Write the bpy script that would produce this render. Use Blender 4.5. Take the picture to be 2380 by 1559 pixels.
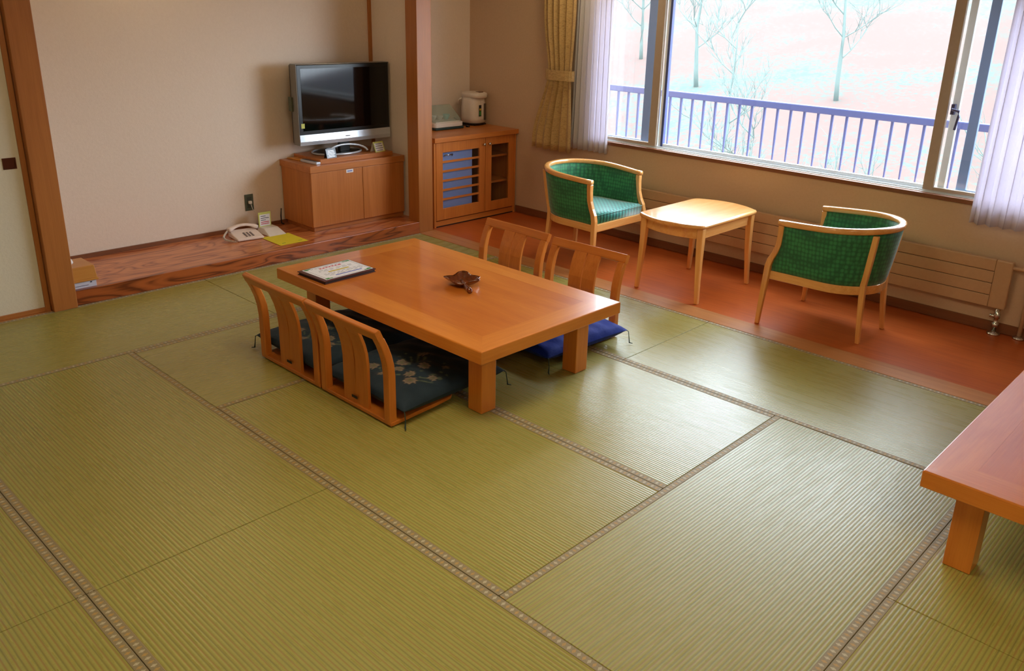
import bpy, math, random
from mathutils import Vector, Matrix
random.seed(7)
PI = math.pi
SC = bpy.context.scene
COL = SC.collection
for o in list(bpy.data.objects): bpy.data.objects.remove(o)

# ------------------------------------------------------------------ camera
def make_camera():
    yaw, pitch, roll = 0.7390, 0.3370, 0.0330
    cy, sy, cp, sp = math.cos(yaw), math.sin(yaw), math.cos(pitch), math.sin(pitch)
    f = Vector((-sy*cp, cy*cp, -sp)); r = Vector((cy, sy, 0)); u = r.cross(f)
    cr, sr = math.cos(roll), math.sin(roll)
    r2 = cr*r + sr*u; u2 = -sr*r + cr*u
    cd = bpy.data.cameras.new('camera'); co = bpy.data.objects.new('camera', cd); COL.objects.link(co)
    M = Matrix((r2, u2, -f)).transposed().to_4x4(); M.translation = Vector((5.4741, -4.4830, 1.8695))
    co.matrix_world = M
    cd.sensor_width = 36; cd.sensor_fit = 'HORIZONTAL'; cd.lens = 1962.7453/2380*36
    cd.shift_x = -58.98/2380; cd.shift_y = -79.47/2380
    cd.clip_start = .05; cd.clip_end = 400
    SC.camera = co
make_camera()

# ------------------------------------------------------------------ world: even overcast daylight
SKY = 14.0
w = bpy.data.worlds.new('overcast'); SC.world = w; w.use_nodes = True
bg = w.node_tree.nodes['Background']; bg.inputs[0].default_value = (.78, .90, 1.0, 1); bg.inputs[1].default_value = SKY
SC.view_settings.view_transform = 'Standard'; SC.view_settings.look = 'None'
SC.view_settings.gamma = 1; SC.view_settings.use_curve_mapping = False
SC.view_settings.exposure = 0.05

def area(name, loc, rot, sx, sy, col, power, portal=False):
    l = bpy.data.lights.new(name, 'AREA'); l.shape = 'RECTANGLE'; l.size = sx; l.size_y = sy
    l.color = col; l.energy = power
    if portal: l.cycles.is_portal = True
    o = bpy.data.objects.new(name, l); COL.objects.link(o); o.location = loc; o.rotation_euler = rot
    return o
# portal in the window opening (guides sky light, adds none)
area('window_portal', (2.75, 1.43, 1.47), (-PI/2, 0, 0), 4.1, 1.45, (1, 1, 1), 1, True)
LAMP_W = 14.5    # strength of the alcove lamp and the added fill lamps

# ------------------------------------------------------------------ materials
def lin(r, g, b):
    def c(v):
        v /= 255.0
        return v/12.92 if v <= .04045 else ((v+.055)/1.055)**2.4
    return (c(r), c(g), c(b), 1)
class NT:
    def __init__(s, name):
        s.m = bpy.data.materials.new(name); s.m.use_nodes = True; s.t = s.m.node_tree; s.n = s.t.nodes; s.l = s.t.links
        s.b = s.n['Principled BSDF']; s.out = s.n['Material Output']
    def add(s, typ, **k):
        n = s.n.new(typ)
        for a, v in k.items(): setattr(n, a, v)
        return n
    def set(s, sock, v):
        if isinstance(v, bpy.types.NodeSocket): s.l.new(v, sock)
        elif v is not None: sock.default_value = v
    def math(s, op, a, b=None, c=None):
        n = s.add('ShaderNodeMath', operation=op); s.set(n.inputs[0], a)
        if b is not None: s.set(n.inputs[1], b)
        if c is not None: s.set(n.inputs[2], c)
        return n.outputs[0]
    def mix(s, f, a, b, typ='MIX'):
        n = s.add('ShaderNodeMix', data_type='RGBA', blend_type=typ); s.set(n.inputs[0], f); s.set(n.inputs[6], a); s.set(n.inputs[7], b)
        return n.outputs[2]
    def coord(s, scale=(1, 1, 1), rnd=False, kind='Object'):
        tc = s.add('ShaderNodeTexCoord'); mp = s.add('ShaderNodeMapping'); s.l.new(tc.outputs[kind], mp.inputs[0])
        mp.inputs['Scale'].default_value = scale
        if rnd:
            oi = s.add('ShaderNodeObjectInfo'); v = s.math('MULTIPLY', oi.outputs['Random'], 17.0)
            cb = s.add('ShaderNodeCombineXYZ'); [s.l.new(v, cb.inputs[i]) for i in range(3)]
            s.l.new(cb.outputs[0], mp.inputs['Location'])
        return mp.outputs[0]
    def noise(s, vec, scale, detail=3, rough=.5, dist=0):
        n = s.add('ShaderNodeTexNoise'); s.l.new(vec, n.inputs['Vector']); n.inputs['Scale'].default_value = scale
        n.inputs['Detail'].default_value = detail; n.inputs['Roughness'].default_value = rough; n.inputs['Distortion'].default_value = dist
        return n.outputs['Fac']
    def ramp(s, f, stops):
        n = s.add('ShaderNodeValToRGB'); s.l.new(f, n.inputs[0]); e = n.color_ramp.elements
        e[0].position, e[0].color = stops[0]; e[1].position, e[1].color = stops[-1]
        for p, c in stops[1:-1]:
            x = e.new(p); x.color = c
        return n.outputs[0]
    def bump(s, h, strength=.2, dist=.01):
        n = s.add('ShaderNodeBump'); s.set(n.inputs['Height'], h); n.inputs['Strength'].default_value = strength
        n.inputs['Distance'].default_value = dist; s.l.new(n.outputs[0], s.b.inputs['Normal'])
    def p(s, **k):
        for a, v in k.items(): s.set(s.b.inputs[a.replace('_', ' ')], v)
        return s
def plain(name, col, rough=.5, metal=0, **k):
    t = NT(name); v = t.coord(rnd=True); n = t.noise(v, 40, 2)
    c = t.mix(n, tuple(x*.93 for x in col[:3])+(1,), tuple(min(1, x*1.05) for x in col[:3])+(1,))
    t.p(Base_Color=c, Roughness=rough, Metallic=metal, **k); return t.m
def wood(name, c1, c2, axis='x', rough=.3, coat=.0, fine=1.0, contrast=1.0, spec=.5):
    t = NT(name); a = {'x': 0, 'y': 1, 'z': 2}[axis]
    sc = [16.0*fine]*3; sc[a] = 1.2; v = t.coord(tuple(sc), True); n = t.noise(v, 1.0, 5, .6, .6)
    sc2 = [150.0]*3; sc2[a] = 5.0; v2 = t.coord(tuple(sc2), True); n2 = t.noise(v2, 1.0, 2, .5)
    f = t.math('ADD', t.math('MULTIPLY', n, .75), t.math('MULTIPLY', n2, .25))
    c = t.ramp(f, [(.5-.2*contrast, c1), (.5+.2*contrast, c2)])
    t.p(Base_Color=c, Roughness=rough, Coat_Weight=coat, Coat_Roughness=.10, Specular_IOR_Level=spec); t.bump(n2, .06, .002); return t.m
def grainwood(name, base, dark, ax='y', cross='x', rough=.28):
    # heavy cathedral grain
    t = NT(name); i = {'x': 0, 'y': 1, 'z': 2}
    sc = [3.0]*3; sc[i[ax]] = .9; sc[i[cross]] = 5.0
    v = t.coord(tuple(sc)); n = t.noise(v, 1.3, 2, .45, .9)
    s = t.math('PINGPONG', t.math('MULTIPLY', n, 15.0), 1.0)
    sc2 = [120.0]*3; sc2[i[ax]] = 6.0; n2 = t.noise(t.coord(tuple(sc2)), 1, 2)
    f = t.math('ADD', s, t.math('MULTIPLY', t.math('SUBTRACT', n2, .5), .5))
    mid = tuple((a*.6+b*.4) for a, b in zip(base, dark))
    c = t.ramp(f, [(.05, dark), (.30, mid), (.75, base)])
    t.p(Base_Color=c, Roughness=rough, Coat_Weight=.2, Coat_Roughness=.15); return t.m

W = {}
TA, TB = lin(200, 110, 32), lin(226, 142, 56)
for a in 'xyz':
    W['table_'+a] = wood('honey_wood_'+a, TA, TB, a, .32, .5, .6, 1.0)
    W['zaisu_'+a] = wood('zaisu_wood_'+a, lin(188, 102, 30), lin(214, 130, 52), a, .33, .15)
    W['beech_'+a] = wood('beech_'+a, lin(222, 150, 78), lin(244, 184, 112), a, .26, .9, .7, .8)
    W['post_'+a] = wood('pillar_wood_'+a, lin(158, 94, 42), lin(188, 120, 60), a, .4, 0, 1.3, 1.2)
    W['cab_'+a] = wood('cabinet_wood_'+a, lin(172, 100, 42), lin(200, 124, 62), a, .38, .1, 1.6, 1.0)
    W['cab2_'+a] = wood('alcove_cabinet_wood_'+a, lin(182, 100, 36), lin(210, 128, 54), a, .34, .15, 1.4, 1.0)
W['panel'] = wood('honey_wood_inner_panel', lin(192, 100, 28), lin(216, 128, 46), 'x', .32, .5, .4, .8)
W['panel_y'] = wood('honey_wood_inner_panel_y', lin(192, 100, 28), lin(216, 128, 46), 'y', .32, .5, .4, .8)
W['toko_top'] = grainwood('tokonoma_board', lin(206, 128, 76), lin(150, 72, 34), 'y', 'x')
W['toko_front'] = grainwood('tokonoma_edge', lin(176, 92, 44), lin(108, 48, 20), 'y', 'z')
W['sill'] = wood('threshold_wood', lin(176, 112, 62), lin(206, 144, 90), 'x', .3, .1, 1.5)
W['brown'] = wood('brown_trim', lin(112, 62, 32), lin(138, 84, 48), 'x', .5)
W['brown_y'] = wood('brown_trim_y', lin(112, 62, 32), lin(138, 84, 48), 'y', .5)
W['darkwood'] = wood('carved_dark_wood', lin(70, 26, 10), lin(128, 58, 20), 'x', .16, .6, 3)

def wallpaper(name, c, c2):
    t = NT(name); v = t.coord(); n = t.noise(v, 55, 4, .7); n2 = t.noise(t.coord((1, 1, 4)), 90, 2)
    t.p(Base_Color=t.mix(t.math('ADD', t.math('MULTIPLY', n, .7), t.math('MULTIPLY', n2, .3)), c, c2), Roughness=.85, Specular_IOR_Level=.2)
    t.bump(n, .35, .004); return t.m
M_wall = wallpaper('wallpaper_beige', lin(224, 206, 190), lin(240, 224, 210))
M_wall2 = wallpaper('wallpaper_alcove', lin(198, 168, 138), lin(216, 188, 158))
M_fusuma = wallpaper('fusuma_paper', lin(214, 206, 186), lin(228, 220, 204))
M_ceil = wallpaper('ceiling_board', lin(205, 190, 165), lin(222, 208, 184))

def floor_mat():
    t = NT('orange_floor'); v = t.coord((3, 40, 3)); n = t.noise(v, 1, 4, .6); n2 = t.noise(t.coord((1.2, 2.2, 1)), 1.5, 2)
    f = t.math('ADD', t.math('MULTIPLY', n, .5), t.math('MULTIPLY', n2, .5))
    t.p(Base_Color=t.ramp(f, [(.35, lin(170, 76, 26)), (.65, lin(198, 98, 40))]), Roughness=.3, Coat_Weight=.15, Coat_Roughness=.2); return t.m
M_floor = floor_mat()
M_sub = plain('subfloor', lin(60, 52, 28), .9)

def tatami():
    t = NT('tatami_rush'); tc = t.add('ShaderNodeTexCoord'); sp = t.add('ShaderNodeSeparateXYZ'); t.l.new(tc.outputs['Object'], sp.inputs[0])
    P = .0138
    ph = t.math('MULTIPLY', sp.outputs[1], 2*PI/P)
    s = t.math('SINE', ph)                                   # ridge profile across the mat
    ridge = t.math('MULTIPLY_ADD', s, .5, .5)
    oi = t.add('ShaderNodeObjectInfo'); r = oi.outputs['Random']
    mp = t.coord((460, 60, 1), True); fib = t.noise(mp, 1, 1, .5)      # rush stalks run across the ridges
    mp2 = t.coord((60, 4, 1), True); streak = t.noise(mp2, 1, 3, .6)
    big = t.noise(t.coord((1.6, 1.6, 1), True), 1.2, 3)
    pair = t.math('MULTIPLY_ADD', t.math('SINE', t.math('MULTIPLY', ph, .5)), .5, .5)
    base = t.mix(fib, lin(148, 146, 68), lin(174, 172, 94))
    base = t.mix(t.math('MULTIPLY', streak, .55), base, lin(184, 168, 90))
    base = t.mix(t.math('MULTIPLY', big, .35), base, lin(158, 158, 80))
    vcol = t.mix(pair, lin(160, 112, 62), lin(112, 112, 52))
    vf = t.math('POWER', t.math('SUBTRACT', 1.0, ridge), 2.5)
    col = t.mix(t.math('MULTIPLY', vf, .72), base, vcol)
    col = t.mix(t.math('MULTIPLY', r, .12), col, lin(150, 150, 80))
    patch = t.noise(t.coord((5, 40, 1), True), 1, 3, .5)
    vt = t.add('ShaderNodeVectorTransform', vector_type='VECTOR', convert_from='OBJECT', convert_to='WORLD'); vt.inputs[0].default_value = (1, 0, 0)
    rg = t.math('MULTIPLY_ADD', patch, .16, .20); rg = t.math('MAXIMUM', t.math('ADD', rg, t.math('MULTIPLY', vf, .12)), .16)
    t.p(Base_Color=col, Roughness=rg, Specular_IOR_Level=.54, Anisotropic=.5, Specular_Tint=(.85, .96, 1, 1), Tangent=vt.outputs[0])
    h = t.math('ADD', t.math('MULTIPLY', ridge, .7), t.math('MULTIPLY', fib, .3))
    t.bump(h, .30, .0015); return t.m
M_tatami = tatami()

def heri():
    t = NT('brocade_border'); tc = t.add('ShaderNodeTexCoord'); sp = t.add('ShaderNodeSeparateXYZ'); t.l.new(tc.outputs['Object'], sp.inputs[0])
    R = .0205
    u = t.math('DIVIDE', sp.outputs[0], R); v = t.math('DIVIDE', sp.outputs[1], R*.85)
    fu = t.math('ABSOLUTE', t.math('SUBTRACT', t.math('FRACT', u), .5))
    m = t.math('ADD', t.math('MULTIPLY', fu, 2.0), t.math('ABSOLUTE', v))
    rings = t.math('MULTIPLY_ADD', t.math('SINE', t.math('MULTIPLY', m, 14.0)), .5, .5)
    par = t.math('MODULO', t.math('FLOOR', u), 2.0); par = t.math('ABSOLUTE', par)
    dia = t.mix(par, lin(206, 196, 164), lin(196, 154, 76))
    inside = t.math('LESS_THAN', m, .62)
    grd = t.mix(rings, lin(134, 118, 80), lin(154, 140, 104))
    fc = t.math('MULTIPLY', inside, t.math('MULTIPLY_ADD', rings, .5, .45))
    col = t.mix(fc, grd, dia)
    t.p(Base_Color=col, Roughness=.55, Specular_IOR_Level=.4, Sheen_Weight=.1)
    t.bump(rings, .15, .0006); return t.m
M_heri = heri()

def fabric_green():
    t = NT('green_woven_fabric'); v = t.add('ShaderNodeTexCoord').outputs['Object']
    vo = t.add('ShaderNodeTexVoronoi', feature='F1'); mp = t.coord((42, 42, 36)); t.l.new(mp, vo.inputs['Vector']); vo.inputs['Scale'].default_value = 1.0
    vo.inputs['Randomness'].default_value = .25
    f = vo.outputs['Distance']; n = t.noise(t.coord(), 300, 2)
    c = t.ramp(f, [(.25, lin(54, 136, 84)), (.62, lin(28, 84, 58))]); c = t.mix(t.math('MULTIPLY', n, .35), c, lin(70, 150, 110))
    t.p(Base_Color=c, Roughness=.6, Sheen_Weight=.35, Sheen_Roughness=.4, Specular_IOR_Level=.35); t.bump(t.math('SUBTRACT', 1.0, f), .5, .002); return t.m
M_green = fabric_green()
def fabric_seat():
    t = NT('green_seat_fabric'); sp = t.add('ShaderNodeSeparateXYZ'); t.l.new(t.coord((52, 52, 60)), sp.inputs[0])
    a = t.math('SINE', t.math('MULTIPLY', sp.outputs[0], 3.2)); b = t.math('SINE', t.math('MULTIPLY', sp.outputs[1], 3.2))
    f = t.math('MULTIPLY_ADD', t.math('MULTIPLY', a, b), .5, .5)
    t.p(Base_Color=t.ramp(f, [(.3, lin(24, 96, 92)), (.7, lin(62, 156, 146))]), Roughness=.5, Sheen_Weight=.5, Sheen_Roughness=.4); t.bump(f, .4, .002); return t.m
M_greenseat = fabric_seat()
def zab(name, c1, c2, attr=False):
    t = NT(name); n = t.noise(t.coord(rnd=True), 9, 4, .6); n2 = t.noise(t.coord(), 420, 2)
    c = t.mix(n, c1, c2)
    if attr:
        at = t.add('ShaderNodeAttribute', attribute_name='print'); c = t.mix(at.outputs['Alpha'], c, at.outputs['Color'])
    t.p(Base_Color=c, Roughness=.7, Specular_IOR_Level=.25, Sheen_Weight=.04, Sheen_Roughness=.4); t.bump(t.math('ADD', n, t.math('MULTIPLY', n2, .15)), .5, .01); return t.m
M_navy = zab('navy_floral_cotton', lin(30, 46, 60), lin(42, 60, 76), True)
M_blue = zab('blue_cotton', lin(2, 28, 120), lin(8, 46, 156))
M_tassel = plain('tassel_thread', lin(34, 56, 52), .7)

def drape():
    t = NT('gold_curtain'); n = t.noise(t.coord((5, 5, 22)), 2.2, 3, .5, 2.5); n2 = t.noise(t.coord(), 300, 2)
    c = t.ramp(n, [(.44, lin(206, 172, 112)), (.495, lin(158, 124, 72)), (.51, lin(204, 170, 110))])
    t.p(Base_Color=c, Roughness=.6, Sheen_Weight=.2); t.bump(n2, .3, .002)
    tr = t.add('ShaderNodeBsdfTranslucent'); t.l.new(c, tr.inputs[0]); mx = t.add('ShaderNodeMixShader'); mx.inputs[0].default_value = .12
    t.l.new(t.b.outputs[0], mx.inputs[1]); t.l.new(tr.outputs[0], mx.inputs[2]); t.l.new(mx.outputs[0], t.out.inputs[0]); return t.m
M_drape = drape()
def sheer():
    t = NT('sheer_curtain'); n = t.noise(t.coord((400, 400, 60)), 1, 2)
    c = t.mix(n, lin(226, 220, 214), lin(246, 242, 238))
    t.p(Base_Color=c, Roughness=.8)
    tr = t.add('ShaderNodeBsdfTranslucent'); tr.inputs[0].default_value = lin(228, 224, 244); mx = t.add('ShaderNodeMixShader'); mx.inputs[0].default_value = .40
    tp = t.add('ShaderNodeBsdfTransparent'); mx2 = t.add('ShaderNodeMixShader'); mx2.inputs[0].default_value = .12
    t.l.new(t.b.outputs[0], mx.inputs[1]); t.l.new(tr.outputs[0], mx.inputs[2]); t.l.new(mx.outputs[0], mx2.inputs[1]); t.l.new(tp.outputs[0], mx2.inputs[2])
    t.l.new(mx2.outputs[0], t.out.inputs[0]); return t.m
M_sheer = sheer()
def glass(name, tint=(1, 1, 1, 1), gl=.06):
    t = NT(name); tp = t.add('ShaderNodeBsdfTransparent'); tp.inputs[0].default_value = tint
    g = t.add('ShaderNodeBsdfGlossy'); g.inputs['Roughness'].default_value = .02
    ge = t.add('ShaderNodeNewGeometry'); vm = t.add('ShaderNodeVectorMath', operation='DOT_PRODUCT'); t.l.new(ge.outputs['Incoming'], vm.inputs[0]); t.l.new(ge.outputs['Normal'], vm.inputs[1])
    fr = t.math('MULTIPLY_ADD', t.math('POWER', t.math('SUBTRACT', 1.0, t.math('ABSOLUTE', vm.outputs['Value'])), 5.0), .93, .035)   # same on both faces of the thin pane
    mx = t.add('ShaderNodeMixShader'); t.l.new(fr, mx.inputs[0]); t.l.new(tp.outputs[0], mx.inputs[1]); t.l.new(g.outputs[0], mx.inputs[2])
    if name == 'clear_plastic':
        df = t.add('ShaderNodeBsdfDiffuse'); df.inputs[0].default_value = (.75, .76, .68, 1); m2 = t.add('ShaderNodeMixShader'); m2.inputs[0].default_value = .14
        t.l.new(mx.outputs[0], m2.inputs[1]); t.l.new(df.outputs[0], m2.inputs[2]); t.l.new(m2.outputs[0], t.out.inputs[0])
    else: t.l.new(mx.outputs[0], t.out.inputs[0])
    t.n.remove(t.b); return t.m
M_glass = glass('window_glass'); M_cabglass = glass('cabinet_glass', (.96, .98, 1, 1)); M_lid = glass('clear_plastic', (.9, .95, .93, 1))
def emit(name, col, s):
    t = NT(name); t.p(Base_Color=(.9, .85, .75, 1), Emission_Color=col, Emission_Strength=s); return t.m
M_alu = plain('window_frame_aluminium', lin(120, 140, 176), .35, .2)
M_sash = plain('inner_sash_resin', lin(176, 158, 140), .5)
M_white = plain('white_resin', lin(226, 232, 236), .4)
M_rad = plain('radiator_enamel', lin(196, 160, 124), .45)
M_raddark = plain('radiator_gap', lin(70, 48, 34), .8)
M_chrome = plain('chrome', lin(210, 210, 208), .18, 1)
M_silver = plain('silver_plastic', lin(206, 212, 224), .25, .35)
M_edge = plain('grey_metal_edge', lin(132, 130, 126), .3, .5)
M_black = plain('black_plastic', lin(16, 15, 15), .3)
M_screen = plain('tv_screen_glass', lin(9, 9, 10), .06)
M_cream = plain('cream_plastic', lin(226, 214, 200), .35)
M_pink = plain('warm_white_plastic', lin(236, 216, 204), .3)
M_key = plain('key_grey', lin(90, 70, 66), .6)
M_paper = plain('white_paper', lin(236, 234, 238), .7)
M_yellow = plain('yellow_paper', lin(226, 204, 40), .7)
M_ygreen = plain('yellow_green_card', lin(206, 210, 112), .7)
M_outlet = plain('outlet_plate', lin(78, 82, 62), .45)
M_leather = plain('brown_leather', lin(82, 34, 26), .3)
M_pages = plain('dark_page_edges', lin(36, 26, 24), .6)
M_copper = plain('copper_pull', lin(96, 56, 46), .3, .8)
M_fridge = plain('fridge_door', lin(140, 158, 206), .3)
M_cabin = plain('cabinet_inside', lin(120, 74, 40), .6)
M_green_d = plain('dark_green_rubber', lin(22, 48, 44), .5)
M_rail = plain('balcony_rail_paint', lin(70, 80, 132), .5)
M_ink = plain('ink_dark', lin(70, 66, 90), .7); M_red = plain('ink_red', lin(206, 74, 92), .7); M_gold = plain('ink_gold', lin(206, 178, 60), .7)
M_bluei = plain('ink_blue', lin(70, 96, 190), .7); M_greeni = plain('ink_green', lin(60, 140, 60), .7)
M_acryl = plain('dark_acrylic', lin(44, 44, 60), .15); M_teal = plain('pale_blue_cup', lin(150, 214, 214), .3)
M_amber = wood('amber_wood', lin(206, 134, 44), lin(226, 158, 66), 'x', .3)
M_oak = wood('oak_cover', lin(186, 122, 50), lin(206, 146, 72), 'y', .35, .1, 1.3)
M_conc = plain('balcony_concrete', lin(150, 140, 140), .9)

# ------------------------------------------------------------------ mesh helpers
class MB:
    def __init__(s): s.v = []; s.f = []
    def add(s, vs, fs):
        o = len(s.v); s.v += [tuple(v) for v in vs]; s.f += [tuple(i+o for i in f) for f in fs]; return s
    def box(s, x0, x1, y0, y1, z0, z1):
        return s.loft([[(x0, y0, z0), (x1, y0, z0), (x1, y1, z0), (x0, y1, z0)], [(x0, y0, z1), (x1, y0, z1), (x1, y1, z1), (x0, y1, z1)]])
    def loft(s, rings, cap=True, closed=False):
        n = len(rings[0]); vs = [p for r in rings for p in r]; fs = []
        m = len(rings)
        for i in range(m if closed else m-1):
            a, b = i*n, ((i+1) % m)*n
            for k in range(n):
                k2 = (k+1) % n; fs.append((a+k, a+k2, b+k2, b+k))
        if cap and not closed:
            fs.append(tuple(range(n-1, -1, -1))); fs.append(tuple((m-1)*n+k for k in range(n)))
        return s.add(vs, fs)
    def sweep(s, pts, sec, ref=(0, 0, 1), scales=None, closed=False):
        pts = [Vector(p) for p in pts]; rings = []; n = len(pts); ref = Vector(ref)
        for i, p in enumerate(pts):
            a = pts[i-1] if (i > 0 or closed) else p; b = pts[(i+1) % n] if (i < n-1 or closed) else p
            t = (b-a).normalized(); side = t.cross(ref)
            if side.length < 1e-5: side = Vector((1, 0, 0))
            side.normalize(); up = side.cross(t); k = scales[i] if scales else 1
            rings.append([tuple(p+side*(x*k)+up*(y*k)) for x, y in sec])
        return s.loft(rings, closed=closed)
    def tube(s, pts, r, n=10, scales=None, closed=False, ref=(0, 0, 1)):
        return s.sweep(pts, [(r*math.cos(2*PI*i/n), r*math.sin(2*PI*i/n)) for i in range(n)], ref, scales, closed)
    def lathe(s, prof, cx=0, cy=0, n=24, sx=1, sy=1):
        return s.loft([[(cx+r*sx*math.cos(2*PI*k/n), cy+r*sy*math.sin(2*PI*k/n), z) for k in range(n)] for r, z in prof])
    def legs(s, pts):          # rectangular rings (x,y,z,wx,wy)
        return s.loft([[(x-a/2, y-b/2, z), (x+a/2, y-b/2, z), (x+a/2, y+b/2, z), (x-a/2, y+b/2, z)] for x, y, z, a, b in pts])
    def build(s, name, mat, parent=None, bevel=0, seg=2, smooth=False, loc=None, rot=None, **pr):
        me = bpy.data.meshes.new(name); me.from_pydata(s.v, [], s.f); me.update()
        import bmesh
        bm = bmesh.new(); bm.from_mesh(me); bmesh.ops.recalc_face_normals(bm, faces=bm.faces); bm.to_mesh(me); bm.free()
        me.materials.append(mat)
        if smooth:
            me.polygons.foreach_set('use_smooth', [True]*len(me.polygons))
        o = bpy.data.objects.new(name, me); COL.objects.link(o)
        if parent: o.parent = parent
        if loc: o.location = loc
        if rot: o.rotation_euler = rot
        if bevel:
            b = o.modifiers.new('bevel', 'BEVEL'); b.width = bevel; b.segments = seg; b.limit_method = 'ANGLE'; b.angle_limit = .6
        if smooth == 'edge':
            pass
        for k, v in pr.items(): o[k] = v
        return o
def rrect(w, h, r, n=4):
    out = []
    for cx, cy, a0 in ((w/2-r, h/2-r, 0), (-w/2+r, h/2-r, PI/2), (-w/2+r, -h/2+r, PI), (w/2-r, -h/2+r, 1.5*PI)):
        for i in range(n+1): a = a0+PI/2*i/n; out.append((cx+r*math.cos(a), cy+r*math.sin(a)))
    return out
def thing(name, label, cat, loc=(0, 0, 0), rz=0, group=None):
    o = bpy.data.objects.new(name, None); COL.objects.link(o); o.location = loc; o.rotation_euler = (0, 0, rz)
    o.empty_display_size = .1
    o['label'] = label; o['category'] = cat
    if group: o['group'] = group
    return o
def copy_tree(o, parent=None):
    c = o.copy(); COL.objects.link(c); c.parent = parent
    for ch in list(o.children): copy_tree(ch, c)
    return c
def struct(mb, name, mat, label=None, **k):
    o = mb.build(name, mat, **k); o['kind'] = 'structure'
    if label: o['label'] = label
    o['category'] = name.split('_')[0]
    return o

# ------------------------------------------------------------------ room shell
CZ = 2.65
XB, YW, XR, YN = -.70, 1.22, 7.7, -5.9
fl = struct(MB().box(-.8, XR, YN, 0.17, -.16, -.022), 'floor', M_sub, 'green tatami mat floor with brocade borders')
# tatami mats: (x0,x1,y0,y1, long axis)
G = .0016
mats = [(0, .959, -1.93, 0, 'y'), (0, .959, -3.84, -1.93, 'y'), (0, .959, -5.75, -3.84, 'y'),
        (.959, 2.882, -.907, 0, 'x'), (2.882, 4.80, -.907, 0, 'x'), (4.80, 6.72, -.907, 0, 'x'),
        (.959, 1.914, -2.817, -.907, 'y'), (1.914, 3.824, -1.862, -.907, 'x'), (1.914, 3.824, -2.817, -1.862, 'x'),
        (3.824, 4.761, -2.817, -.907, 'y'), (4.761, 5.716, -1.88, -.907, 'y'), (4.761, 5.716, -3.79, -1.88, 'y'),
        (.959, 2.864, -3.772, -2.817, 'x'), (2.864, 4.761, -3.772, -2.817, 'x'),
        (.959, 2.864, -4.727, -3.772, 'x'), (2.864, 4.761, -4.727, -3.772, 'x'),
        (4.761, 5.716, -5.7, -3.79, 'y'), (.959, 2.864, -5.68, -4.727, 'x'), (2.864, 4.761, -5.68, -4.727, 'x'),
        (5.716, 6.671, -1.88, -.907, 'y'), (5.716, 6.671, -3.79, -1.88, 'y'), (5.716, 6.671, -5.7, -3.79, 'y'),
        (6.671, 7.63, -1.88, 0, 'y'), (6.671, 7.63, -3.79, -1.88, 'y'), (6.671, 7.63, -5.7, -3.79, 'y')]
HW = .031
for x0, x1, y0, y1, ax in mats:
    cx, cy = (x0+x1)/2, (y0+y1)/2
    L = (x1-x0 if ax == 'x' else y1-y0)-2*G; B = (y1-y0 if ax == 'x' else x1-x0)-2*G
    m = MB().box(-L/2, L/2, -B/2, B/2, -.022, -.0015).build('tatami_mat', M_tatami, fl, bevel=.002, seg=1, loc=(cx, cy, 0), rot=(0, 0, 0 if ax == 'x' else PI/2))
    for sgn in (-1, 1):
        MB().box(-L/2, L/2, -HW/2, HW/2, -.0215, .0).build('cloth_border', M_heri, m, bevel=.0012, seg=1, loc=(0, sgn*(B/2-HW/2+.0004), 0))
fv = struct(MB().box(-.8, XR, .165, YW, -.12, -.004), 'floor_veranda', M_floor, 'glossy orange-brown floor by the window')
struct(MB().box(0.0, XR, .001, .168, -.12, .0015), 'trim_1', W['sill'], 'wooden threshold board between tatami and orange floor', bevel=.002)
# tokonoma platform
tk = struct(MB().box(XB, -.002, -2.90, -.001, -.02, .095).box(XB, -.136, -.001, .075, -.02, .095), 'trim_2', W['toko_top'], 'raised wooden alcove platform with strong grain', bevel=.003)
MB().box(-.03, .003, -2.765, -.001, .0, .0965).build('edge_board', W['toko_front'], tk, bevel=.003)
MB().box(XB, XB+.016, -2.90, .07, .095, .125).build('wall_strip', W['brown_y'], tk)
# pillars
struct(MB().box(-.138, .002, -.002, .150, .0, CZ), 'trim_3', W['post_z'], 'square wooden pillar between alcove and sideboard', bevel=.004)
p2 = struct(MB().box(-.10, .035, -2.903, -2.765, .0, CZ), 'trim_4', W['post_z'], 'wooden pillar beside the paper sliding door', bevel=.004)
# walls
struct(MB().box(XB-.1, XB, -3.2, YW+.3, -.1, CZ), 'wall_left', M_wall, 'beige papered wall behind the television')
struct(MB().box(XB, -.136, .07, .168, -.02, CZ), 'wall_partition', M_wall, 'short beige partition wall right of the television')
struct(MB().box(XB, XB+.022, .045, .07, .63, CZ), 'trim_5', W['post_z'], 'thin vertical wooden strip in the alcove corner')
struct(MB().box(-.7, -.10, -3.0, -2.905, 0, CZ), 'wall_alcove', M_wall)
# window wall (y = 1.22 .. 1.42) with opening
WX0, WX1, WZ0, WZ1 = .80, 4.75, .80, 2.12
ww = MB()
ww.box(XB, WX0, YW, YW+.2, -.1, CZ); ww.box(WX1, XR, YW, YW+.2, -.1, CZ)
ww.box(WX0, WX1, YW, YW+.2, -.1, WZ0-.03); ww.box(WX0, WX1, YW, YW+.2, WZ1, CZ)
struct(ww, 'wall_window', M_wall2, 'beige papered wall under the window')
struct(MB().box(XR, XR+.1, YN, YW+.3, -.1, CZ), 'wall_right', M_wall)
struct(MB().box(-.2, XR, YN-.1, YN, -.1, CZ), 'wall_near', M_wall)
struct(MB().box(-.16, -.06, YN, -4.0, -.1, CZ), 'wall_door_side', M_wall)
struct(MB().box(-.9, XR+.1, YN-.1, YW+.3, CZ, CZ+.1), 'ceiling', M_ceil)
struct(MB().box(-.16, .0, YN, -2.9, 2.02, CZ), 'wall_lintel', M_wall)
struct(MB().box(-.138, .0, .15, .17, 2.15, CZ), 'trim_6', W['post_y'])
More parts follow.
